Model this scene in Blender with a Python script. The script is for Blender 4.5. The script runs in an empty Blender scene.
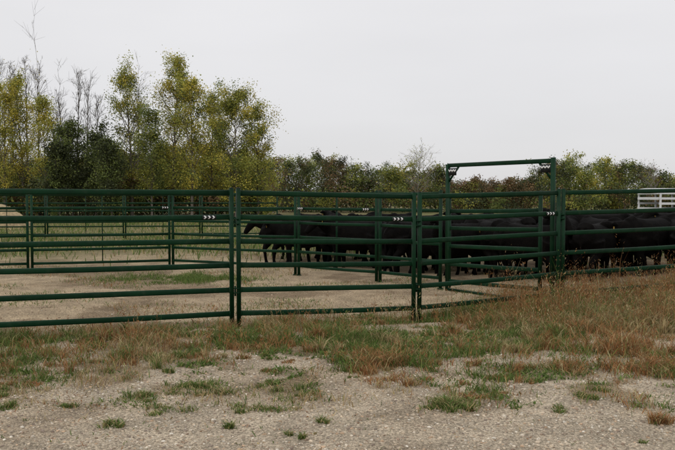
import bpy, math, random
import numpy as np
from mathutils import Vector
rng = np.random.default_rng(7); random.seed(7)
scene = bpy.context.scene
COL = scene.collection

# ------------------------------------------------------------ helpers
TAB = rng.random((256,256))
def vnoise(x,y):
    xi=np.floor(x).astype(int); yi=np.floor(y).astype(int)
    fx=x-xi; fy=y-yi; fx=fx*fx*(3-2*fx); fy=fy*fy*(3-2*fy)
    a=TAB[xi%256,yi%256]; b=TAB[(xi+1)%256,yi%256]; c=TAB[xi%256,(yi+1)%256]; d=TAB[(xi+1)%256,(yi+1)%256]
    return (a*(1-fx)+b*fx)*(1-fy)+(c*(1-fx)+d*fx)*fy
def fbm(x,y,s=1.0,o=4,off=0.0):
    x=np.asarray(x,float)*s+31.7+off; y=np.asarray(y,float)*s+11.3+off*1.7
    t=0;a=.5;n=0
    for i in range(o):
        t=t+a*vnoise(x,y); n+=a; a*=.5; x=x*2.03+5.1; y=y*2.03+9.2
    return t/n
def sst(a,b,x):
    t=np.clip((np.asarray(x,float)-a)/(b-a),0,1); return t*t*(3-2*t)

class Geo:
    def __init__(s): s.V=[];s.C=[];s.F=[];s.M=[];s.n=0
    def add(s,V,Fs,col=(1,1,1),mat=0):
        V=np.array(V,float); s.V.append(V)
        c=np.asarray(col,float)
        if c.ndim==1: c=np.tile(c,(len(V),1))
        s.C.append(c)
        for F in (Fs if isinstance(Fs,list) else [Fs]):
            F=np.asarray(F,int)
            if len(F)==0: continue
            s.F.append(F+s.n); s.M.append(np.full(len(F),mat))
        s.n+=len(V)
    def mesh(s,name,mats,smooth=True):
        V=np.concatenate(s.V); C=np.concatenate(s.C)
        me=bpy.data.meshes.new(name)
        me.vertices.add(len(V)); me.vertices.foreach_set('co',V.astype(np.float32).ravel())
        li=np.concatenate([f.ravel() for f in s.F]).astype(np.int32)
        lt=np.concatenate([np.full(len(f),f.shape[1]) for f in s.F])
        ls=np.concatenate([[0],np.cumsum(lt)[:-1]]).astype(np.int32)
        me.loops.add(len(li)); me.polygons.add(len(lt))
        me.loops.foreach_set('vertex_index',li); me.polygons.foreach_set('loop_start',ls)
        me.polygons.foreach_set('material_index',np.concatenate(s.M).astype(np.int32))
        me.polygons.foreach_set('use_smooth',np.full(len(lt),bool(smooth)))
        for m in mats: me.materials.append(m)
        me.update(calc_edges=True)
        ca=me.color_attributes.new(name='Col',type='FLOAT_COLOR',domain='POINT')
        ca.data.foreach_set('color',np.concatenate([C[:,:3],np.ones((len(C),1))],1).astype(np.float32).ravel())
        me.validate()
        return me
    def obj(s,name,mats,smooth=True,loc=(0,0,0)):
        o=bpy.data.objects.new(name,s.mesh(name,mats,smooth)); o.location=loc; COL.objects.link(o); return o

def tube(P,R,n=8,p=1.0,cap=True,ref=None):
    P=np.asarray(P,float); m=len(P); R=np.asarray(R,float)
    if R.ndim==0: R=np.full((m,2),float(R))
    elif R.ndim==1: R=np.stack([R,R],1)
    T=np.gradient(P,axis=0); T/=np.linalg.norm(T,axis=1)[:,None]+1e-9
    if ref is None:
        ref=np.array([0,0,1.]) if abs(T[:,2].mean())<.85 else np.array([1.,0,0])
    ref=np.asarray(ref,float)
    S=np.cross(T,ref); S/=np.linalg.norm(S,axis=1)[:,None]+1e-9
    U=np.cross(S,T)
    a=np.arange(n)/n*2*np.pi+(np.pi/n)
    ca=np.sign(np.cos(a))*np.abs(np.cos(a))**p; sa=np.sign(np.sin(a))*np.abs(np.sin(a))**p
    V=P[:,None]+S[:,None]*(ca[None,:,None]*R[:,None,0:1])+U[:,None]*(sa[None,:,None]*R[:,None,1:2])
    V=V.reshape(-1,3)
    i=np.arange(m-1)[:,None]*n; j=np.arange(n)[None]; k=(j+1)%n
    F=np.stack([i+j,i+k,i+n+k,i+n+j],-1).reshape(-1,4)
    Fs=[F]
    if cap:
        V=np.concatenate([V,P[:1],P[-1:]]); c0=m*n;c1=c0+1
        j=np.arange(n);k=(j+1)%n
        Fs.append(np.stack([k,j,np.full(n,c0)],1)); Fs.append(np.stack([(m-1)*n+j,(m-1)*n+k,np.full(n,c1)],1))
    return V,Fs
def box(c,s):
    c=np.array(c,float);s=np.array(s,float)/2
    V=np.array([[x,y,z] for x in(-1,1) for y in(-1,1) for z in(-1,1)])*s+c
    F=np.array([[0,1,3,2],[4,6,7,5],[0,4,5,1],[2,3,7,6],[0,2,6,4],[1,5,7,3]])
    return V,F

# ------------------------------------------------------------ materials
def mat(name,base=None,rough=.8,attr=False,noise=None,bump=0,bscale=50,transl=0,spec=.3,metal=0,dust=None):
    m=bpy.data.materials.new(name); m.use_nodes=True; nt=m.node_tree; N=nt.nodes; L=nt.links
    b=N['Principled BSDF']; b.inputs['Roughness'].default_value=rough; b.inputs['Specular IOR Level'].default_value=spec
    b.inputs['Metallic'].default_value=metal
    tc=N.new('ShaderNodeTexCoord')
    if attr:
        a=N.new('ShaderNodeAttribute'); a.attribute_name='Col'; src=a.outputs['Color']
    else:
        r=N.new('ShaderNodeRGB'); r.outputs[0].default_value=(*base,1); src=r.outputs[0]
    if noise:
        sc,lo,hi=noise
        n=N.new('ShaderNodeTexNoise'); n.inputs['Scale'].default_value=sc; n.inputs['Detail'].default_value=6; n.inputs['Roughness'].default_value=.65
        L.new(tc.outputs['Object'],n.inputs['Vector'])
        mr=N.new('ShaderNodeMapRange'); mr.inputs['From Min'].default_value=.3; mr.inputs['From Max'].default_value=.7
        mr.inputs['To Min'].default_value=lo; mr.inputs['To Max'].default_value=hi; L.new(n.outputs['Fac'],mr.inputs['Value'])
        vm=N.new('ShaderNodeVectorMath'); vm.operation='SCALE'; L.new(src,vm.inputs[0]); L.new(mr.outputs[0],vm.inputs['Scale']); src=vm.outputs[0]
    if dust:
        n=N.new('ShaderNodeTexNoise'); n.inputs['Scale'].default_value=9; n.inputs['Detail'].default_value=8; n.inputs['Roughness'].default_value=.75
        L.new(tc.outputs['Object'],n.inputs['Vector'])
        mr=N.new('ShaderNodeMapRange'); mr.inputs['From Min'].default_value=.52; mr.inputs['From Max'].default_value=.78; mr.inputs['To Max'].default_value=dust[3]
        L.new(n.outputs['Fac'],mr.inputs['Value'])
        mx=N.new('ShaderNodeMixRGB'); mx.inputs[2].default_value=(*dust[:3],1); L.new(mr.outputs[0],mx.inputs[0]); L.new(src,mx.inputs[1]); src=mx.outputs[0]
    L.new(src,b.inputs['Base Color'])
    if bump:
        n2=N.new('ShaderNodeTexNoise'); n2.inputs['Scale'].default_value=bscale; n2.inputs['Detail'].default_value=5
        L.new(tc.outputs['Object'],n2.inputs['Vector'])
        bp=N.new('ShaderNodeBump'); bp.inputs['Strength'].default_value=bump; bp.inputs['Distance'].default_value=.02
        L.new(n2.outputs['Fac'],bp.inputs['Height']); L.new(bp.outputs[0],b.inputs['Normal'])
    if transl:
        t=N.new('ShaderNodeBsdfTranslucent'); L.new(src,t.inputs['Color'])
        mx=N.new('ShaderNodeMixShader'); mx.inputs[0].default_value=transl
        L.new(b.outputs[0],mx.inputs[1]); L.new(t.outputs[0],mx.inputs[2]); L.new(mx.outputs[0],N['Material Output'].inputs[0])
    return m
M_green=mat('green_paint',(0.0022,0.024,0.0085),rough=.5,noise=(3,.7,1.3),spec=.13,bump=.04,bscale=120,dust=(.08,.075,.055,.2))
M_white=mat('white_decal',(0.75,0.75,0.73),rough=.5)
M_black=mat('black_plate',(0.012,0.014,0.014),rough=.5)
M_bark=mat('bark',rough=.9,attr=True,noise=(4,.7,1.2))
M_leaf=mat('leaves',rough=.65,attr=True,transl=.35,spec=.15)
M_grass=mat('grass_blades',rough=.7,attr=True,transl=.25,spec=.15)
M_stone=mat('stones',rough=.85,attr=True,noise=(60,.85,1.15),spec=.15)
M_cow=mat('black_hide',(0.0028,0.0024,0.0022),rough=.8,noise=(5,.6,1.6),bump=.3,bscale=40,spec=.045,dust=(.024,.017,.012,.25))
M_tag=mat('ear_tag',(0.3,0.2,0.05),rough=.6)
M_hay=mat('straw',(0.34,0.26,0.15),rough=.95,noise=(6,.55,1.35),bump=1,bscale=20)
M_trailer=mat('trailer_white',(0.66,0.67,0.68),rough=.4,noise=(2,.9,1.05))
M_rubber=mat('rubber',(0.02,0.02,0.02),rough=.8)

def ground_mat():
    m=bpy.data.materials.new('ground_soil'); m.use_nodes=True; nt=m.node_tree;N=nt.nodes;L=nt.links
    b=N['Principled BSDF']; b.inputs['Roughness'].default_value=.95; b.inputs['Specular IOR Level'].default_value=.1
    tc=N.new('ShaderNodeTexCoord'); a=N.new('ShaderNodeAttribute'); a.attribute_name='Col'
    def scale(src,tex_out,lo,hi,f0=.3,f1=.7):
        mr=N.new('ShaderNodeMapRange'); mr.inputs['From Min'].default_value=f0; mr.inputs['From Max'].default_value=f1
        mr.inputs['To Min'].default_value=lo; mr.inputs['To Max'].default_value=hi; L.new(tex_out,mr.inputs['Value'])
        vm=N.new('ShaderNodeVectorMath'); vm.operation='SCALE'; L.new(src,vm.inputs[0]); L.new(mr.outputs[0],vm.inputs['Scale']); return vm.outputs[0]
    n1=N.new('ShaderNodeTexNoise'); n1.inputs['Scale'].default_value=2.2; n1.inputs['Detail'].default_value=8; L.new(tc.outputs['Object'],n1.inputs['Vector'])
    n2=N.new('ShaderNodeTexNoise'); n2.inputs['Scale'].default_value=45; n2.inputs['Detail'].default_value=6; n2.inputs['Roughness'].default_value=.8; L.new(tc.outputs['Object'],n2.inputs['Vector'])
    v=N.new('ShaderNodeTexVoronoi'); v.inputs['Scale'].default_value=75; L.new(tc.outputs['Object'],v.inputs['Vector'])
    bw=N.new('ShaderNodeRGBToBW'); L.new(v.outputs['Color'],bw.inputs[0])
    s=scale(a.outputs['Color'],n1.outputs['Fac'],.72,1.22); s=scale(s,n2.outputs['Fac'],.5,1.4,.35,.65); s=scale(s,bw.outputs[0],.6,1.36,.1,.9)
    L.new(s,b.inputs['Base Color'])
    ad=N.new('ShaderNodeMath'); ad.operation='SUBTRACT'; L.new(n2.outputs['Fac'],ad.inputs[0]); L.new(v.outputs['Distance'],ad.inputs[1])
    bp=N.new('ShaderNodeBump'); bp.inputs['Strength'].default_value=.9; bp.inputs['Distance'].default_value=.015
    L.new(ad.outputs[0],bp.inputs['Height']); L.new(bp.outputs[0],b.inputs['Normal'])
    return m
M_ground=ground_mat()

# ------------------------------------------------------------ layout
J=[(-4.20,8.48,0.0),(-1.30,9.50,-.01),(1.09,10.30,-0.06),(3.40,11.42,0.0),(6.10,12.50,0.05),(9.0,13.6,.08)]
def fy(x): return np.interp(x,[j[0] for j in J],[j[1] for j in J])
def gz(x,y):
    x=np.asarray(x,float); y=np.asarray(y,float)
    near=1-sst(30,60,np.hypot(x,y))
    z=(fbm(x,y,.5,4)-.5)*.10*near+(fbm(x,y,3.5,3,7)-.5)*.03*near
    z=z-0.055*np.exp(-((x-1.1)**2/1.6+(y-10.4)**2/2))
    z=z+0.12*sst(2.5,6.5,x)*sst(9,12,y)*near
    return z
def veg(x,y):
    x=np.asarray(x,float); y=np.asarray(y,float)
    edge=6.9+(fbm(x,y,.8,3,3)-.5)*2.2
    f=fy(x)
    off=(1-sst(f+.05,f+.9+(x>2)*.9,y))
    band=sst(edge-.7,edge+.8,y)*off
    n=fbm(x,y,1.15,4,9)+.45*(fbm(x,y,5,3,19)-.5)
    rt=sst(1.4,3.6,x)*sst(8.4,9.6,y)
    d=band*sst(.36,.59,n+.07*sst(7.2,8.8,y)+.2*rt-.06*sst(3,4.5,x)*(1-rt))
    e2=5.8+(fbm(x,y,.6,2,28)-.5)*1.0
    fringe=sst(e2,e2+.9,y)*off*sst(.47,.61,fbm(x,y,1.9,4,55)+.3*(fbm(x,y,7,2,56)-.5))*.85
    d=np.maximum(d,fringe)
    d=d*(1-.95*np.exp(-((x-2.3)**2/1.1+(y-7.7)**2/.2)))*(1-.85*np.exp(-((x-3.9)**2/1.3+(y-8.35)**2/.14)))
    d=d*(1-.8*np.exp(-((x+3.0)**2/1.2+(y-8.1)**2/.08)))*(1-.75*np.exp(-((x-.4)**2/1.4+(y-9.5)**2/.12)))*(1-.6*np.exp(-((x+3.4)**2/.6+(y-6.9)**2/.06)))
    return np.clip(d,0,1)

def axis(a,b,st,far,gf=1.18):
    c=list(np.arange(a,b+st/2,st)); s=st;v=a;lo=[]
    while v>-far: s*=gf; v-=s; lo.append(v)
    s=st;v=c[-1];hi=[]
    while v<far: s*=gf; v+=s; hi.append(v)
    return np.array(lo[::-1]+c+hi)
xs=axis(-6,8,.05,700); ys=axis(3.5,17,.055,900)
X,Y=np.meshgrid(xs,ys); Z=gz(X,Y)
vg=veg(X,Y); f=fy(X)
g_gravel=np.array([.455,.38,.28]); g_soil=np.array([.225,.165,.095]); g_pen=np.array([.39,.305,.20]); g_far=np.array([.15,.145,.06])
g_dark=np.array([.20,.145,.09]); g_damp=np.array([.33,.26,.18])
c=g_gravel[None,None]*(1+0*X[...,None])
dm=(sst(.48,.66,fbm(X,Y,.7,4,77))*.65)[...,None]; c=c*(1-dm)+g_damp*dm
pen=sst(f-.6,f+.5,Y)[...,None]; c=c*(1-pen)+g_pen*pen
w=(np.clip(vg*.95,0,.8))[...,None]; c=c*(1-w)+g_soil*w
du=(sst(.46,.60,fbm(X,Y,.6,4,20)+.3*(fbm(X,Y,2.5,3,23)-.5))*.75*(Y>f))[...,None]; c=c*(1-du)+g_dark*du
fr=sst(17.5,24,Y+5*(fbm(X,Y,.3,3,5)-.5))[...,None]*(.6+.4*sst(.35,.6,fbm(X,Y,.25,3,2)))[...,None]; c=c*(1-fr)+g_far*fr
side=sst(11,20,np.abs(X))[...,None]; c=c*(1-side*.8)+g_far*side*.8
nx,ny=len(xs),len(ys)
i=np.arange(ny-1)[:,None]*nx; j=np.arange(nx-1)[None]
F=np.stack([i+j,i+j+1,i+nx+j+1,i+nx+j],-1).reshape(-1,4)
g=Geo(); g.add(np.stack([X,Y,Z],-1).reshape(-1,3),F,c.reshape(-1,3)); g.obj('ground',[M_ground])

# ------------------------------------------------------------ gravel
def ico():
    p=(1+5**.5)/2
    V=np.array([[-1,p,0],[1,p,0],[-1,-p,0],[1,-p,0],[0,-1,p],[0,1,p],[0,-1,-p],[0,1,-p],[p,0,-1],[p,0,1],[-p,0,-1],[-p,0,1]],float)
    V/=np.linalg.norm(V[0])
    F=np.array([[0,11,5],[0,5,1],[0,1,7],[0,7,10],[0,10,11],[1,5,9],[5,11,4],[11,10,2],[10,7,6],[7,1,8],[3,9,4],[3,4,2],[3,2,6],[3,6,8],[3,8,9],[4,9,5],[2,4,11],[6,2,10],[8,6,7],[9,8,1]])
    return V,F
IV,IF=ico()
def stones(n,x0,x1,y0,y1,smin,smax,g,pal,keep):
    yy=y0+(y1-y0)*rng.random(n)**1.3; xx=(rng.random(n)*(x1-x0)+x0)
    k=rng.random(n)<keep(xx,yy); xx=xx[k];yy=yy[k];n=len(xx)
    s=smin*(smax/smin)**(rng.random(n)**2.2)
    V=IV[None]*(1+rng.normal(0,.14,(n,12,1)))
    sc=s[:,None]*rng.uniform(.65,1.25,(n,3)); sc[:,2]*=.65
    V=V*sc[:,None]
    a=rng.random(n)*6.28; ca,sa=np.cos(a)[:,None],np.sin(a)[:,None]
    Vx=V[...,0]*ca-V[...,1]*sa; Vy=V[...,0]*sa+V[...,1]*ca
    V=np.stack([Vx+xx[:,None],Vy+yy[:,None],V[...,2]+(gz(xx,yy)+s*.12)[:,None]],-1)
    F=(IF[None]+np.arange(n)[:,None,None]*12).reshape(-1,3)
    pc=np.array(pal)[rng.integers(0,len(pal),n)]*rng.uniform(.7,1.1,(n,1))
    g.add(V.reshape(-1,3),F,np.repeat(pc,12,0))
g=Geo()
pal=[(.48,.39,.28),(.52,.43,.32),(.38,.31,.23),(.56,.49,.39),(.32,.26,.20),(.46,.33,.22),(.24,.19,.15),(.60,.55,.46),(.30,.22,.16)]
stones(36000,-4.8,4.8,4.4,9.3,.004,.016,g,pal,lambda x,y:np.clip(1-veg(x,y)*1.1,0.05,1))
stones(380,-4.8,5.5,4.4,11,.012,.023,g,pal,lambda x,y:np.clip(1-veg(x,y),0.1,1))
stones(5000,-5,6,9.8,15,.006,.02,g,[(.36,.28,.2),(.44,.35,.25),(.25,.18,.12)],lambda x,y:(y>fy(x)+.3)*1.0)
g.obj('gravel',[M_stone],smooth=False)

# ------------------------------------------------------------ grass
def blades(g,x,y,h,w,col,lean=.5,z=None):
    n=len(x); z=gz(x,y)-.004 if z is None else z
    a=rng.random(n)*6.28; b=rng.random(n)*6.28
    L=h*lean*rng.uniform(.2,1.3,n)
    dx,dy=np.cos(a),np.sin(a); sx,sy=np.cos(b)*w/2,np.sin(b)*w/2
    B=np.stack([x,y,z],1); S=np.stack([sx,sy,0*sx],1)
    Mi=B+np.stack([dx*L*.35,dy*L*.35,h*.6],1); T=B+np.stack([dx*L,dy*L,h*rng.uniform(.8,1.0,n)],1)
    V=np.stack([B-S,B+S,Mi+S*.75,Mi-S*.75,T],1).reshape(-1,3)
    k=np.arange(n)[:,None]*5
    g.add(V,[k+np.array([[0,1,2,3]]),k+np.array([[3,2,4]])],np.repeat(col,5,0))
def sample(n,x0,x1,y0,y1,dens):
    x=rng.uniform(x0,x1,n); y=rng.uniform(y0,y1,n); k=rng.random(n)<dens(x,y); return x[k],y[k]
GREEN=np.array([[.10,.16,.032],[.125,.175,.042],[.07,.12,.025],[.17,.20,.06],[.09,.14,.035]])
STRAW=np.array([[.40,.31,.15],[.33,.24,.12],[.45,.37,.20],[.26,.18,.09]])
RED=np.array([[.27,.12,.045],[.32,.155,.06],[.21,.10,.042],[.34,.19,.08]])
def pick(P,n): return P[rng.integers(0,len(P),n)]*rng.uniform(.75,1.25,(n,1))
def redf(x,y): return sst(.42,.58,fbm(x,y,.9,3,60)+.45*(fbm(x,y,4,2,64)-.5)+.05*(x>2))
def cmix(x,y,rb=0):
    n=len(x); gn=fbm(x,y,.8,3,40)+.6*(fbm(x,y,3.5,2,44)-.5)+.045*(x<2)
    u=rng.random(n)
    pg=.14+.76*sst(.41,.56,gn)*(1-.55*sst(2.2,4,x)*sst(8.5,10,y)); pr=.08+.5*redf(x,y)
    c=pick(STRAW,n); r=pick(RED,n); gg=pick(GREEN,n)
    c=np.where((u<pr)[:,None],r,c); c=np.where((rng.random(n)<pg)[:,None],gg,c); return c
g=Geo()
x,y=sample(330000,-5.4,7.4,5.2,14.0,lambda x,y:veg(x,y)*(.15+.85*sst(.4,.6,fbm(x,y,4,2,80))))
h=rng.uniform(.025,.11,len(x))*(.6+1.3*sst(.4,.65,fbm(x,y,1.1,3,90)))*(1+.5*sst(9,11,y)*(x>1))*(.55+.45*sst(6.3,8,y)); blades(g,x,y,h,rng.uniform(.004,.009,len(x)),cmix(x,y),1.1)
x,y=sample(120000,-5.2,6,5.4,11,lambda x,y:veg(x,y)*sst(.46,.58,fbm(x,y,.8,3,40)+.6*(fbm(x,y,3.5,2,44)-.5)))
blades(g,x,y,rng.uniform(.012,.05,len(x)),rng.uniform(.010,.022,len(x)),pick(GREEN,len(x)),2.0)
x,y=sample(24000,-4.8,5,4.4,9,lambda x,y:sst(.48,.64,fbm(x,y,2.6,3,15))*(.15+.85*sst(5.0,6.3,y))*.8)
blades(g,x,y,rng.uniform(.01,.05,len(x)),rng.uniform(.004,.008,len(x)),cmix(x,y),1.5)
x,y=sample(44000,-8,9,10.3,18,lambda x,y:(y>fy(x)+.4)*sst(.53,.66,fbm(x,y,.9,3,33))*.8)
blades(g,x,y,rng.uniform(.02,.08,len(x)),rng.uniform(.006,.012,len(x)),cmix(x,y),1.2)
x,y=sample(60000,-5.6,-1.0,13.4,17,lambda x,y:np.exp(-((x+3.2)**2/1.3+(y-15.4)**2/.5))*sst(.38,.6,fbm(x,y,2.5,3,12)))
blades(g,x,y,rng.uniform(.03,.11,len(x)),rng.uniform(.006,.012,len(x)),pick(GREEN,len(x)),1)
x,y=sample(80000,-28,28,18,50,lambda x,y:sst(17.5,24,y)*(.3+.7*sst(.4,.6,fbm(x,y,.4,3,3))))
blades(g,x,y,rng.uniform(.08,.3,len(x)),rng.uniform(.015,.035,len(x)),np.where((rng.random(len(x))<.75)[:,None],pick(GREEN,len(x)),pick(STRAW,len(x))),.8)
def tuftw(cx,cy,r,kind,hh,n,flat=1.2):
    m=max(3,int(n/70))
    sx=cx+rng.normal(0,r*.5,m); sy=cy+rng.normal(0,r*.42,m); wt=rng.random(m)**1.5+.05; wt/=wt.sum()
    k=rng.choice(m,n,p=wt); rr=r*.10+r*.22*rng.random(m)
    x=sx[k]+rng.normal(0,1,n)*rr[k]; y=sy[k]+rng.normal(0,1,n)*rr[k]*.9
    P={'g':GREEN,'s':STRAW,'r':RED}[kind]; c=pick(P,n)
    mm=rng.random(n)<.28; c[mm]=pick(STRAW,mm.sum())
    mm=rng.random(n)<(.12 if kind!='g' else .04); c[mm]=pick(GREEN,mm.sum())
    hs=rng.uniform(.5,1.3,m)
    blades(g,x,y,rng.uniform(.25,1.1,n)*hh*hs[k],rng.uniform(.004,.010,n),c,flat)
def tuft(px,py,wpx,kind='g',hh=.07,n=260,flat=1.3):
    d=1252/(py-197); tuftw((px-337.5)/750*d,d,wpx/750*d/2*.8,kind,hh,n,flat)
for t in [(455,411,62,'g',.085,1700),(432,414,44,'g',.05,350),(588,400,44,'g',.06,420),(668,424,34,'r',.09,350),(225,433,24,'g',.05,180),
  (112,427,36,'g',.06,300),(60,408,32,'g',.06,300),(325,428,22,'g',.05,160),(305,441,26,'g',.05,160),(282,440,16,'g',.05,100),(253,412,56,'g',.06,500),(170,410,60,'g',.06,500),
  (645,443,16,'g',.04,80),(515,412,20,'g',.04,90),(560,412,34,'g',.04,140),(8,408,30,'g',.06,300),(140,396,60,'g',.07,600),(210,388,60,'g',.07,600),
  (480,402,60,'r',.06,350),(632,352,120,'r',.20,2000),(655,372,100,'r',.14,1500),(60,352,110,'r',.12,1000),(385,366,70,'r',.16,1000),(400,384,60,'r',.08,500),(510,352,60,'s',.14,500),(565,372,60,'r',.10,600),(260,350,90,'r',.10,500),(150,360,90,'s',.10,600)]:
    tuft(*t[:4],hh=t[4],n=t[5])
for k in range(1300):
    x0=rng.uniform(-5,6.8); y0=rng.uniform(5.6,13)
    v=float(veg(x0,y0))
    if y0>fy(x0)+.3 or rng.random()>v*.9+.07: continue
    kd=random.choice('ggggsr') if (x0<2 or y0<8.5) else random.choice('gssrr')
    if rng.random()<float(redf(x0,y0))*.55: kd='r'
    tuftw(x0,y0,rng.uniform(.05,.22),kd,rng.uniform(.05,.15)*(.5+.7*v)*(1.4 if x0>2 and y0>9 else 1)*(.6 if y0<7 else 1),int(rng.uniform(60,220)),.9)
x,y=sample(32000,-5.2,7,4.8,14,lambda x,y:.12+.88*veg(x,y))
blades(g,x,y,rng.uniform(.004,.014,len(x)),rng.uniform(.01,.022,len(x)),pick(np.concatenate([RED*.8,STRAW]),len(x)),2.5)
g.obj('grass',[M_grass],smooth=False)

g=Geo()
def weeds(n,dens,x0,x1,y0,y1,hmin,hmax,pal,red=0.0):
    x,y=sample(n,x0,x1,y0,y1,dens); n=len(x); h=rng.uniform(hmin,hmax,n)*(.6+.8*sst(.35,.65,fbm(x,y,1.7,3,99)))
    c=pick(pal,n); isr=rng.random(n)<redf(x,y)*red; c=np.where(isr[:,None],pick(RED,n),c)
    blades(g,x,y,h,rng.uniform(.003,.006,n),c,.35)
    for r in range(9):
        t=rng.uniform(.25,1.02,n); a=rng.random(n)*6.28; o=rng.uniform(0,.075,n)*(1.3-t)*h/.35
        bx=x+np.cos(a)*o; by=y+np.sin(a)*o; bz=gz(x,y)+h*t
        cc=c*rng.uniform(.8,1.2,(n,1)) if r%3 else np.where(isr[:,None],pick(RED,n),pick(pal,n))
        blades(g,bx,by,rng.uniform(.01,.04,n),rng.uniform(.004,.011,n),cc,1.2,z=bz)
weeds(18000,lambda x,y:sst(1.2,3.2,x)*(y<fy(x)+.8)*sst(.32,.54,fbm(x,y,1.2,3,70)+.3*(fbm(x,y,4,2,75)-.5))*sst(8.7,10.4,y-.1*x+.3),1.0,8,8.4,14.5,.12,.46,np.concatenate([STRAW,STRAW*.8,RED,GREEN[:3]]),.8)
weeds(2600,lambda x,y:sst(2.0,3.4,x)*np.exp(-((y-fy(x)+.15)**2)/.12),1.6,8,9.3,14.5,.35,.72,np.concatenate([STRAW,RED,STRAW*.7,GREEN[:2]]),.6)
weeds(4200,lambda x,y:np.exp(-((y-fy(x)+.1)**2)/.10)*sst(.38,.6,fbm(x,y,1.5,3,71)),-5,4,8,12.5,.1,.34,np.concatenate([STRAW,RED,GREEN]),.5)
weeds(7500,lambda x,y:veg(x,y)*sst(.46,.62,fbm(x,y,1.3,3,73)),-5.2,7,6.4,12,.05,.22,np.concatenate([STRAW,RED,STRAW*.8,GREEN[:3]]),.8)
g.obj('dry_weeds',[M_grass],smooth=False)

# ------------------------------------------------------------ fence
def chevrons(g,c,u,nrm,s=.028,k=3,mat_=1,up=np.array([0,0,1.])):
    for q in range(k):
        o=c+u*((q-(k-1)/2)*s*1.45)
        pts=[(-.5,.55),(.0,.55),(.55,0),(0,-.55),(-.5,-.55),(.0,0)]
        fr=[o+u*a*s+up*b*s+nrm*.004 for a,b in pts]; bk=[v-nrm*.003 for v in fr]
        V=np.array(fr+bk); F4=[[0,5,2,1],[5,4,3,2]]+[[i,(i+1)%6,(i+1)%6+6,i+6] for i in range(6)]
        g.add(V,[np.array(F4)],(1,1,1),mat_)
RH=[.20,.50,.815,1.12,1.425,1.735]
def panel(name,a,b,heights=RH,post=1.79,foot=0.0,mids=0,logo=None,rail=.034,gap=.045,skid=True):
    a=np.array(a,float);b=np.array(b,float); g=Geo(); u=b-a; L=np.linalg.norm(u[:2]); u=u/L; uh=np.array([u[0],u[1],0]); uh/=np.linalg.norm(uh)
    a=a+u*gap; b=b-u*gap
    nrm=np.array([uh[1],-uh[0],0.])
    if nrm[1]>0: nrm=-nrm
    up=np.array([0,0,1.])
    for e in (a,b):
        g.add(*tube([e+up*foot,e+up*post],[[.028,.028]]*2,12,.55,ref=uh),(1,1,1),0)
        g.add(*tube([e+up*(post-.002),e+up*(post+.012)],[[.020,.020]]*2,12,.7,ref=uh),(1,1,1),2)
        if skid: g.add(*box(e+up*(foot+.006),(.11,.09,.012)),(1,1,1),0)
    for h in heights:
        k=6; t=np.linspace(0,1,k)
        sag=-.006*np.sin(np.pi*t)*rng.uniform(0,1.5)
        P=a[None]+(b-a)[None]*t[:,None]+up*h+up*sag[:,None]
        g.add(*tube(P,np.tile([.019,rail],(k,1)),14,.62),(1,1,1),0)
        for e,s in((a,1),(b,-1)):
            g.add(*tube([e+u*s*.02+up*h,e+u*s*.036+up*h],[[.023,rail+.004]]*2,12,.7),(1,1,1),0)
    for m in range(mids):
        e=a+(b-a)*((m+1)/(mids+1))
        g.add(*tube([e+up*(heights[0]-.03)-nrm*.024,e+up*(heights[-1]+.03)-nrm*.024],[[.022,.012]]*2,10,.5,ref=uh),(1,1,1),0)
    if logo is not None:
        for lt,lk in logo:
            e=a+(b-a)*lt+up*heights[lk]
            Vb,Fb=box((0,0,0),(.17,.006,.05))
            R=np.stack([uh,nrm,up],0); g.add(Vb@R+e+nrm*.022,Fb,(1,1,1),2)
            chevrons(g,e+nrm*.027,uh if uh[0]>0 else -uh,nrm,.036)
    return g.obj(name,[M_green,M_white,M_black])
def pin(g,p):
    up=np.array([0,0,1.]);p=np.array(p,float)
    for h in(.42,1.30):
        g.add(*tube([p+up*h,p+up*(h+.13)],[[.012,.012]]*2,8),(1,1,1),0)
        g.add(*box(p+up*(h+.04),(.11,.05,.012)),(1,1,1),0)
        g.add(*box(p+up*(h+.10),(.11,.05,.012)),(1,1,1),0)
panel('corral_panel',J[0],J[1],logo=[(.905,4)])
panel('corral_panel',J[1],J[2],logo=[(.90,4)])
panel('corral_panel',J[2],J[3],logo=[(.93,4)])
panel('corral_panel',J[3],J[4],logo=None)
panel('corral_panel',J[4],J[5])
panel('corral_panel',(-7.2,7.6,0),J[0])
g=Geo()
for p in J[1:5]: pin(g,p)
g.obj('panel_pins',[M_green])

def frame():
    g=Geo(); a=np.array([3.33,11.60,0.]);b=np.array([1.97,13.4,0.]);up=np.array([0,0,1.]);u=(b-a)/np.linalg.norm(b-a)
    H=2.25
    g.add(*tube([a-up*.02,a+up*(H+.03)],[[.034,.034]]*2,12,.55,ref=u),(1,1,1),0)
    g.add(*tube([b-up*.02,b+up*(H+.0)],[[.034,.034]]*2,12,.55,ref=u),(1,1,1),0)
    g.add(*tube([a+up*(H-.02),b+up*(H-.02)],[[.024,.036]]*2,12,.55),(1,1,1),0)
    g.add(*tube([a+up*.02,b+up*.02],[[.03,.02]]*2,12,.55),(1,1,1),0)
    for e,s in((a,1),(b,-1)):
        g.add(*tube([e+u*s*.26+up*(H-.05),e+u*s*.03+up*(H-.30)],[[.012,.02]]*2,8,.7),(1,1,1),0)
        c=e+u*s*.13+up*(H-.135)
        uu=-u; nr=np.array([uu[1],-uu[0],0.])
        if nr[1]>0: nr=-nr
        Vb,Fb=box((0,0,0),(.19,.006,.13)); R=np.stack([uu,nr,up],0); g.add(Vb@R+c+nr*.02,Fb,(1,1,1),2)
        for o in(-.06,0,.06): chevrons(g,c+nr*.026+up*.02+uu*o,-up,nr,.05,1,1,up=uu)
    return g.obj('gate_frame',[M_green,M_white,M_black])
frame()
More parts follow.
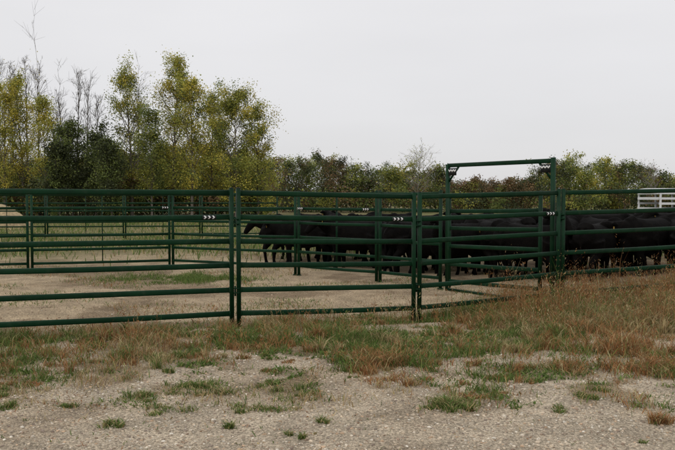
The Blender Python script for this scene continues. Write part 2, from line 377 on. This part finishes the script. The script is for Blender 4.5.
panel('corral_gate',(1.95,13.3,.06),(3.22,11.75,.10),heights=[.12,.42,.74,1.06,1.36,1.62],post=1.66,mids=0,logo=None,skid=False)
D=[(-9.9,15.6,0),(-6.78,16.5,0),(-3.86,17.4,0),(-.86,16.0,0),(.80,14.65,0),(1.90,13.55,0)]
lg=[None,[(.97,4)],None,[(.03,4),(.88,4)],None]
for k in range(5): panel('corral_panel',D[k],D[k+1],mids=1 if k!=4 else 0,logo=lg[k],rail=.030)
Bk=[(-17.5,29,0),(-14.5,29.3,0),(-11.5,29.6,0),(-8.5,29.9,0),(-5.5,30.2,0),(-2.4,30.4,0)]
for k in range(5): panel('corral_panel',Bk[k],Bk[k+1],mids=1,rail=.028)

# ------------------------------------------------------------ cattle
def cow_mesh(name,head='up',turn=0,step=0,seed=0):
    r=np.random.default_rng(seed); g=Geo()
    A=g.add
    st=np.array([(-.80,1.08,.10,.10),(-.775,1.05,.20,.19),(-.66,1.0,.30,.27),(-.48,.955,.355,.31),(-.25,.925,.375,.345),(0,.895,.40,.37),(.25,.895,.405,.355),(.45,.93,.395,.32),(.62,.965,.36,.27),(.76,.985,.28,.21),(.86,1.0,.17,.13)])
    P=np.stack([st[:,0],0*st[:,0],st[:,1]],1); A(*tube(P,np.stack([st[:,3],st[:,2]],1),20,.92))
    A(*tube([(.40,0,1.18),(.56,0,1.25),(.74,0,1.20)],[[.10,.12],[.12,.13],[.1,.12]],12))
    A(*tube([(-.72,0,1.15),(-.60,0,1.24),(-.42,0,1.19)],[[.15,.1],[.2,.12],[.14,.1]],12))
    A(*tube([(.6,0,.70),(.82,0,.72),(.90,0,.86)],[[.12,.14],[.12,.15],[.08,.1]],12))
    if head=='up':  nk=[(.62,1.03),(.85,1.13),(1.04,1.24),(1.15,1.31)]; hd=[(1.10,1.37),(1.20,1.33),(1.34,1.20),(1.48,1.05),(1.55,.98)]
    elif head=='level': nk=[(.62,1.0),(.88,1.05),(1.10,1.09),(1.22,1.12)]; hd=[(1.16,1.19),(1.26,1.15),(1.39,1.0),(1.50,.84),(1.55,.76)]
    else: nk=[(.62,.98),(.86,.86),(1.04,.66),(1.12,.50)]; hd=[(1.10,.52),(1.17,.44),(1.24,.28),(1.29,.12),(1.31,.05)]
    def tw(pt):
        x,z=pt; d=max(0,x-.62); a=turn*min(1,d/.6)
        return (.62+d*math.cos(a),d*math.sin(a),z)
    nk=[tw(p) for p in nk]; hd=[tw(p) for p in hd]
    A(*tube(nk,[[.21,.30],[.15,.225],[.125,.17],[.11,.135]],14))
    A(*tube(hd,[[.085,.09],[.115,.125],[.095,.11],[.072,.078],[.06,.055]],14,.9))
    sd=np.array([-math.sin(turn),math.cos(turn),0])
    for s in(-1,1):
        b=np.array(hd[0])+sd*s*.08; A(*tube([b,b+sd*s*.09+np.array([0,0,.01]),b+sd*s*.19-np.array([0,0,.03])],[[.03,.03],[.045,.065],[.02,.03]],8))
        k=step*s
        A(*tube([(.55,s*.17,.86),(.56+k*.3,s*.18,.66),(.57+k*.7,s*.17,.42),(.56+k*.9,s*.165,.32),(.555+k,s*.165,.14),(.58+k,s*.165,.07),(.60+k,s*.165,.0)],[.17,.115,.066,.048,.042,.05,.062],12))
        k=-step*s*.8
        A(*tube([(-.52,s*.17,.92),(-.47+k*.2,s*.2,.72),(-.52+k*.5,s*.2,.56),(-.68+k*.7,s*.19,.43),(-.67+k*.8,s*.185,.32),(-.645+k,s*.18,.13),(-.62+k,s*.18,.06),(-.60+k,s*.18,0)],[.235,.175,.11,.066,.05,.043,.05,.06],12))
    sw=r.uniform(-.05,.05)
    A(*tube([(-.76,0,1.17),(-.84,0,1.08),(-.87,sw*.5,.8),(-.87,sw,.55),(-.86,sw,.36)],[.045,.03,.022,.038,.015],8))
    tmp=g.obj('tmp',[M_cow])
    m=tmp.modifiers.new('r','REMESH'); m.mode='VOXEL'; m.voxel_size=.024; m.use_smooth_shade=True
    m=tmp.modifiers.new('s','SMOOTH'); m.factor=.6; m.iterations=5
    dg=bpy.context.evaluated_depsgraph_get(); me=bpy.data.meshes.new_from_object(tmp.evaluated_get(dg)); me.name=name
    me.materials.clear(); me.materials.append(M_cow); me.materials.append(M_tag)
    bpy.data.objects.remove(tmp)
    import bmesh
    bm=bmesh.new(); bm.from_mesh(me)
    b=np.array(hd[0])+sd*.17+np.array([0,0,-.05])
    fw=np.array([math.cos(turn),math.sin(turn),0])
    vs=[bm.verts.new(Vector(b+fw*.03+sd*q*.022+np.array([0,0,w]))) for q,w in((-1,0),(1,0),(1,-.06),(-1,-.06))]
    f_=bm.faces.new(vs); f_.material_index=1
    bm.to_mesh(me); bm.free()
    return me
CM=[cow_mesh('cow_up','up',.25,.05,1),cow_mesh('cow_level','level',-.3,-.08,2),cow_mesh('cow_graze','down',.2,.10,3),cow_mesh('cow_turn','up',1.0,.03,4)]
cows=[(-1.4,19.2,60,1,.96),(-1.1,20.6,200,1,1),(-.7,18.3,168,1,.94),(.3,19.2,10,1,1.02),(.5,17.4,150,3,.96),(1.4,18.2,190,0,1),(1.7,16.6,32,1,.97),(-.1,21.2,95,0,1),
 (2.4,17.3,160,1,1.03),(2.6,15.7,215,3,.95),(3.3,16.4,40,1,1.0),(3.8,14.8,140,1,.96),(4.6,15.6,230,3,1.03),(5.0,14.5,50,1,.93),(5.6,16.2,165,0,1.02),
 (6.2,15.0,215,1,.97),(7.0,16.0,12,0,1.04),(7.4,15.3,140,3,.98),(8.2,17.0,170,3,1),(2.9,18.6,80,0,1),(4.3,17.7,10,0,1),(6.2,18.0,185,1,1),(7.8,18.8,30,0,1),(1.2,20.4,0,1,1),(9.3,16.0,100,1,1),
 (-.3,19.4,60,1,1.03),(.9,18.9,100,1,1),(2.0,19.3,170,1,1.02),(3.5,19.6,20,1,1),(5.0,19.2,100,1,1),(1.1,17.1,100,0,.93),(3.1,17.4,80,1,1.04),(5.2,17.0,95,1,1),(6.7,17.0,60,1,1),(2.2,16.8,70,1,1),(4.0,16.5,95,1,1),
 (-.6,22.5,10,1,1),(1.6,22.2,180,1,1),(3.8,21.5,5,1,1),(6.0,20.6,190,1,1),(8.6,20.5,10,1,1),(4.5,15.1,90,1,.92),(6.4,16.1,95,1,1),
 (0,20.3,170,1,1),(.6,18.3,20,1,.97),(5.4,15.4,100,1,.98),(3.2,15.8,100,1,.98),(6.9,15.0,80,1,.92),(2.0,16.1,140,1,.9),(7.9,15.9,95,1,1),(3.6,15.5,60,1,.93),(5.8,15.2,130,1,.9),(4.2,15.2,10,1,.9)]
for (x,y,a,v,s) in cows:
    o=bpy.data.objects.new('black_cow',CM[v]); COL.objects.link(o)
    s*=.94
    o.location=(x,y,float(gz(x,y))-.01); o.rotation_euler=(0,0,math.radians(a)); o.scale=(s,s,s*.96)

# ------------------------------------------------------------ trees
def leafquads(g,P,size,C,mat_=1):
    n=len(P); a=rng.normal(size=(n,3)); a/=np.linalg.norm(a,axis=1)[:,None]
    b=rng.normal(size=(n,3)); b-=a*(a*b).sum(1)[:,None]; b/=np.linalg.norm(b,axis=1)[:,None]
    s=(size*rng.uniform(.6,1.3,n))[:,None]
    V=np.stack([P-a*s*.5,P+b*s*.36,P+a*s*.5,P-b*s*.36],1).reshape(-1,3)
    g.add(V,np.arange(n)[:,None]*4+np.arange(4)[None],np.repeat(C,4,0),mat_)
YEL=np.array([[.54,.45,.08],[.47,.40,.07],[.58,.49,.11]]); YG=np.array([[.33,.34,.07],[.28,.30,.065],[.38,.36,.08]])
GR=np.array([[.14,.175,.05],[.11,.145,.042],[.18,.205,.06]]); DK=np.array([[.065,.078,.036],[.085,.097,.042],[.055,.068,.032]]); BR=np.array([[.20,.13,.065],[.16,.105,.055],[.25,.165,.08]])
def tree(g,x,y,H,W,pals,nleaf,leaf=.16,base=.2,nl=26,bark=(.14,.12,.10),elev=(35,60),density=1.0,rt=.011,tw=5,bare=0,spread=.28):
    start=len(g.V)
    up=np.array([0,0,1.]); m=9; t=np.linspace(0,1,m)
    lx=rng.normal(0,.02)*H
    P=np.stack([x+lx*t+np.cumsum(rng.normal(0,.006*H,m))*t,y+np.cumsum(rng.normal(0,.006*H,m))*t,t*H*.98-.1],1)
    R=H*rt*(1-t*.93); bk=np.array(bark)
    g.add(*tube(P,R,7,cap=False),bk*rng.uniform(.8,1.2),0)
    ends=[];az=rng.random()*6
    for k in range(nl):
        s=base+(1-base)*((k+rng.random())/nl)**.9*.98; u=(s-base)/(1-base)
        p=np.array([np.interp(s,t,P[:,q]) for q in range(3)])
        w=W*(.18+.82*math.sqrt(max(0,math.sin(math.pi*min(1,u*.80+.17)))))*rng.uniform(.45,1.15)*(1-.35*max(0,u-.6)/.4)
        az+=2.4+rng.normal(0,.5); el=math.radians(rng.uniform(*elev)+15*u)
        L=w/math.cos(el)*.9; L=min(L,H*.3)
        d=np.array([math.cos(az)*math.cos(el),math.sin(az)*math.cos(el),math.sin(el)])
        tt=np.linspace(0,1,5)
        Q=p+d*L*tt[:,None]+up*(tt**2)[:,None]*L*.15+rng.normal(0,.03*L,(5,3))*tt[:,None]
        r0=H*rt*(1-s*.9)*.55
        g.add(*tube(Q,r0*(1-tt*.85)+.006,5,cap=False),bk*rng.uniform(.8,1.3),0)
        for q in range(tw):
            f=rng.uniform(.3,1); b=np.array([np.interp(f,tt,Q[:,c]) for c in range(3)])
            dd=d+rng.normal(0,.55,3)+up*.25; dd/=np.linalg.norm(dd); l=L*rng.uniform(.22,.5)+.2
            E=b+dd*l
            g.add(*tube(np.stack([b,(b+E)/2+rng.normal(0,.04*l,3),E]),[r0*.35+.006,r0*.2+.005,.005],3,cap=False),bk*rng.uniform(.8,1.3),0)
            if bare:
                for z_ in range(3):
                    e2=dd+rng.normal(0,.5,3)+up*.3; e2/=np.linalg.norm(e2); b2=b+(E-b)*rng.uniform(.2,.9)
                    g.add(*tube(np.stack([b2,b2+e2*l*.6]),[.009,.004],3,cap=False),bk*rng.uniform(.8,1.3),0)
            ends.append((b,E,u))
    if nleaf:
        per=nleaf/len(ends); PP=[];CC=[]
        for b,E,u in ends:
            if rng.random()<.14: continue
            n=int(per*rng.uniform(.3,2.0)*density)
            if n<1: continue
            f=rng.uniform(.2,1.15,n)[:,None]
            sp=spread*rng.uniform(.6,1.5)*(1-.4*u)
            PP.append(b+(E-b)*f+rng.normal(0,sp,(n,3)))
            wts=np.array([q[1] for q in pals]); pi=pals[rng.choice(len(pals),p=wts/wts.sum())][0]
            CC.append(pi[rng.integers(0,len(pi),n)]*rng.uniform(.6,1.3)*rng.uniform(.8,1.2,(n,1)))
        leafquads(g,np.concatenate(PP),leaf,np.concatenate(CC))
    zt=np.quantile(g.V[-1][:,2],.997) if nleaf else max(v[:,2].max() for v in g.V[start:])
    zt=max(zt,P[-1,2]*.9)
    for v in g.V[start:]: v[:,2]*=H/zt
def wx(px,d): return (px-337.5)/750*d
def hh(py,d): return 1.67+(197-py)*d/750
TM=[M_bark,M_leaf]
def std(name,px,top,d,Wpx,pals,nleaf,**k):
    k.setdefault('leaf',.128); k.setdefault('spread',.33)
    g=Geo(); tree(g,wx(px,d),d,hh(top,d),Wpx*d/750,pals,int(nleaf*1.2),**k); g.obj(name,TM,smooth=False)
std('poplar_tree',132,58,60,17,[(YG,3),(GR,2),(YEL,1.2)],9000,base=.15,nl=34)
std('poplar_tree',172,56,62,20,[(YEL,2.6),(YG,3.4),(GR,.8)],14000,base=.12,nl=40)
std('poplar_tree',192,78,58,15,[(YEL,2),(YG,3),(GR,1)],8500,base=.15,nl=32)
std('poplar_tree',212,84,61,18,[(YG,3),(YEL,2),(GR,1.2)],10000,base=.12,nl=34)
std('poplar_tree',236,84,58,23,[(YG,3),(GR,1.8),(YEL,1.6)],16000,base=.1,nl=42,elev=(25,50))
std('poplar_tree',258,102,60,16,[(YG,2.5),(GR,2),(YEL,1.1)],9000,base=.1,nl=28)
std('poplar_tree',152,108,57,16,[(GR,3),(YG,2)],8500,base=.15,nl=26)
std('poplar_tree',5,82,60,14,[(YEL,3),(YG,3)],6000,base=.2,nl=28)
std('poplar_tree',25,74,62,14,[(YEL,3),(YG,3),(GR,.8)],8500,base=.2,nl=32)
std('poplar_tree',46,96,60,12,[(YG,3),(YEL,1.8)],5500,base=.2,nl=26)
std('poplar_tree',-22,80,62,18,[(YG,3),(YEL,1.5)],8500,base=.25,nl=28)
for px,top,W in[(2,54,13),(30,60,9),(40,50,12),(68,58,10),(76,66,7),(88,68,9),(99,92,7),(14,62,7),(57,80,7),(136,52,8),(62,92,7)]:
    std('bare_tree',px,top,64+rng.uniform(-2,4),W*.85,[(YEL,1)],90 if px<50 else 0,base=.3,nl=28,tw=5,bare=1,bark=(.11,.095,.08),elev=(48,72),rt=.009)
for px,top,W,d in[(73,120,18,58),(96,124,17,57),(112,138,12,55),(60,138,14,56)]:
    std('oak_tree',px,top,d,W,[(DK,3),(GR,2)],8000,base=.08,nl=28,elev=(15,45),leaf=.15)
std('bare_tree',416,142,80,20,[(YG,1)],600,base=.2,nl=28,tw=5,bare=1,bark=(.22,.20,.17),elev=(25,55))
std('bare_tree',648,160,80,10,[(BR,1)],80,base=.3,nl=18,tw=4,bare=1,bark=(.2,.18,.16),elev=(30,60))
std('bare_tree',655,166,78,8,[(BR,1)],30,base=.3,nl=14,tw=4,bare=1,bark=(.2,.18,.16),elev=(30,60))
g=Geo()
def lineprof(px): return np.interp(px,[-150,0,60,120,200,268,285,318,345,378,392,405,440,460,505,522,545,570,580,592,612,640,662,700,800],
                                      [130,150,155,145,140,150,150,148,153,163,165,161,166,174,177,168,160,153,163,160,157,162,172,174,168])
for px in np.arange(-140,800,8.0):
    px=px+rng.uniform(-4,4); d=rng.uniform(80,98) if px>265 else rng.uniform(66,76)
    top=lineprof(px)+rng.uniform(-2,10); H=hh(top,d)
    pals=[(DK,2.2),(GR,3),(YG,1),(BR,.6)] if px<455 or px>525 else [(BR,3),(GR,1.5),(YG,1)]
    q=rng.random()
    if q<.2: pals=[(YG,2.5),(GR,2),(YEL,.5)]
    elif q<.36: pals=[(BR,2),(DK,1.5)]
    tree(g,wx(px,d),d,max(H,2.2),max(1.2,min(2.6,H*.34)),pals,3600,leaf=.18,base=.10,nl=20,elev=(15,50),tw=4,spread=.38,rt=.012)
for px in np.arange(-160,820,5.0):
    d=rng.uniform(60,66) if px<275 else rng.uniform(76,90); n=560 if px<275 else 500
    H=(rng.uniform(2.4,4.4) if px<275 else rng.uniform(1.8,3.4)); cx=wx(px+rng.uniform(-3,3),d)
    if 455<px<520: H*=.85
    for q in range(4):
        c0=np.array([cx+rng.normal(0,.8),d+rng.normal(0,1),H*rng.uniform(.2,.85)])
        P=c0+rng.normal(0,1,(n//4,3))*np.array([.6,.6,.46])*rng.uniform(.6,1.2); P=P[P[:,2]>0]
        pp=[DK,DK,GR,YG,BR,GR][rng.integers(0,6)]; C=pp[rng.integers(0,3,len(P))]*rng.uniform(.55,1.05)
        leafquads(g,P,.24,C)
g.obj('distant_tree_line',TM,smooth=False)

# ------------------------------------------------------------ straw pile, trailer
def straw_pile():
    g=Geo(); n=60; m=26; a=np.linspace(-3.4,3.4,n); b=np.linspace(-1.8,1.8,m); A,B=np.meshgrid(a,b)
    hgt=1.55*np.clip(1-(A/3.3)**2-(B/1.8)**2*.8,0,1)**.6*(.75+.5*fbm(A,B,.9,3,5))+rng.normal(0,.03,A.shape)-.05
    i=np.arange(m-1)[:,None]*n; j=np.arange(n-1)[None]
    g.add(np.stack([A,B,hgt],-1).reshape(-1,3),np.stack([i+j,i+j+1,i+n+j+1,i+n+j],-1).reshape(-1,4))
    g.obj('straw_pile',[M_hay],loc=(-19.6,40,0))
straw_pile()
def trailer(x,y,a):
    root=bpy.data.objects.new('livestock_trailer',None); COL.objects.link(root); root.location=(x,y,0); root.rotation_euler=(0,0,a)
    def part(n,g,mats,sm=False):
        o=g.obj(n,mats,smooth=sm); o.parent=root
    g=Geo(); L=6.2;W=2.1
    for z,h in[(.85,.62),(1.36,.10),(1.60,.10),(1.88,.16)]:
        g.add(*box((0,-W/2,z),(L,.05,h)),(1,1,1),0); g.add(*box((0,W/2,z),(L,.05,h)),(1,1,1),0)
    for k in range(8):
        for s in(-1,1): g.add(*box((-L/2+.06+k*(L-.12)/7,s*(W/2+.005),1.25),(.07,.07,1.42)),(1,1,1),0)
    for s in(-1,1):
        for z,h in[(.85,.62),(1.60,.12),(1.88,.16)]: g.add(*box((s*L/2,0,z),(.05,W-.1,h)),(1,1,1),0)
    part('body',g,[M_trailer])
    g=Geo(); P=[(-L/2-.05,0,1.97),(L/2+.05,0,1.97)]; g.add(*tube(P,[[W/2+.03,.12]]*2,24,.8),(1,1,1),0); part('roof',g,[M_trailer],True)
    g=Geo(); g.add(*box((0,0,.52),(L,W-.05,.1)),(1,1,1),0); g.add(*box((-L/2-.6,0,.5),(1.2,.12,.1)),(1,1,1),0); part('chassis',g,[M_black])
    g=Geo()
    for xx in(-.45,.45):
        for s in(-1,1): g.add(*tube([(xx,s*(W/2+.02),.38),(xx,s*(W/2+.10),.38),(xx,s*(W/2+.22),.38)],[.34,.38,.34],24),(1,1,1),0)
    part('wheels',g,[M_rubber],True)
    g=Geo()
    for s in(-1,1):
        t=np.linspace(0,np.pi,11); P=np.stack([np.cos(t)*.95,0*t+s*(W/2+.12),.45+np.sin(t)*.42],1); g.add(*tube(P,[[.13,.02]]*11,8,.6,ref=(0,1,0)),(1,1,1),0)
    part('fenders',g,[M_trailer],True)
trailer(18.1,36.5,.08)

# ------------------------------------------------------------ light
w=bpy.data.worlds.new('World'); scene.world=w; w.use_nodes=True; nt=w.node_tree;N=nt.nodes;L=nt.links
bg=N['Background']; bg.inputs['Strength'].default_value=1
sky=N.new('ShaderNodeTexSky'); sky.sky_type='NISHITA'; sky.sun_disc=False; sky.sun_elevation=math.radians(48); sky.sun_rotation=math.radians(215)
sc=N.new('ShaderNodeVectorMath'); sc.operation='SCALE'; sc.inputs['Scale'].default_value=.09; L.new(sky.outputs[0],sc.inputs[0])
tc=N.new('ShaderNodeTexCoord'); sp=N.new('ShaderNodeSeparateXYZ'); L.new(tc.outputs['Generated'],sp.inputs[0])
mr=N.new('ShaderNodeMapRange'); mr.inputs['From Min'].default_value=0; mr.inputs['From Max'].default_value=1; mr.inputs['To Min'].default_value=.72; mr.inputs['To Max'].default_value=1.2
L.new(sp.outputs['Z'],mr.inputs['Value'])
mp=N.new('ShaderNodeMapping'); mp.inputs['Scale'].default_value=(1,1,4); L.new(tc.outputs['Generated'],mp.inputs[0])
n=N.new('ShaderNodeTexNoise'); n.inputs['Scale'].default_value=1.6; n.inputs['Detail'].default_value=4; L.new(mp.outputs[0],n.inputs['Vector'])
m2=N.new('ShaderNodeMapRange'); m2.inputs['From Min'].default_value=.3; m2.inputs['From Max'].default_value=.7; m2.inputs['To Min'].default_value=.95; m2.inputs['To Max'].default_value=1.04; L.new(n.outputs['Fac'],m2.inputs['Value'])
mm=N.new('ShaderNodeMath'); mm.operation='MULTIPLY'; L.new(mr.outputs[0],mm.inputs[0]); L.new(m2.outputs[0],mm.inputs[1])
v2=N.new('ShaderNodeVectorMath'); v2.operation='SCALE'; v2.inputs[0].default_value=(1.0,.99,1.005); L.new(mm.outputs[0],v2.inputs['Scale'])
mx=N.new('ShaderNodeMixRGB'); mx.inputs[0].default_value=.94; L.new(sc.outputs[0],mx.inputs[1]); L.new(v2.outputs[0],mx.inputs[2])
L.new(mx.outputs[0],bg.inputs['Color'])
sd=bpy.data.lights.new('sun','SUN'); sd.energy=.95; sd.angle=math.radians(18); sd.color=(1,.95,.88)
so=bpy.data.objects.new('sun',sd); COL.objects.link(so)
az=math.radians(215); el=math.radians(48)
dirv=Vector((math.sin(az)*math.cos(el),math.cos(az)*math.cos(el),math.sin(el)))
so.rotation_euler=dirv.to_track_quat('Z','Y').to_euler()

cam=bpy.data.cameras.new('camera'); cam.lens=40; cam.sensor_width=36; cam.clip_end=3000
co=bpy.data.objects.new('camera',cam); COL.objects.link(co); co.location=(0,0,1.67)
co.rotation_euler=(math.radians(90-2.14),0,0); scene.camera=co
scene.view_settings.view_transform='Standard'; scene.view_settings.look='None'; scene.view_settings.exposure=0
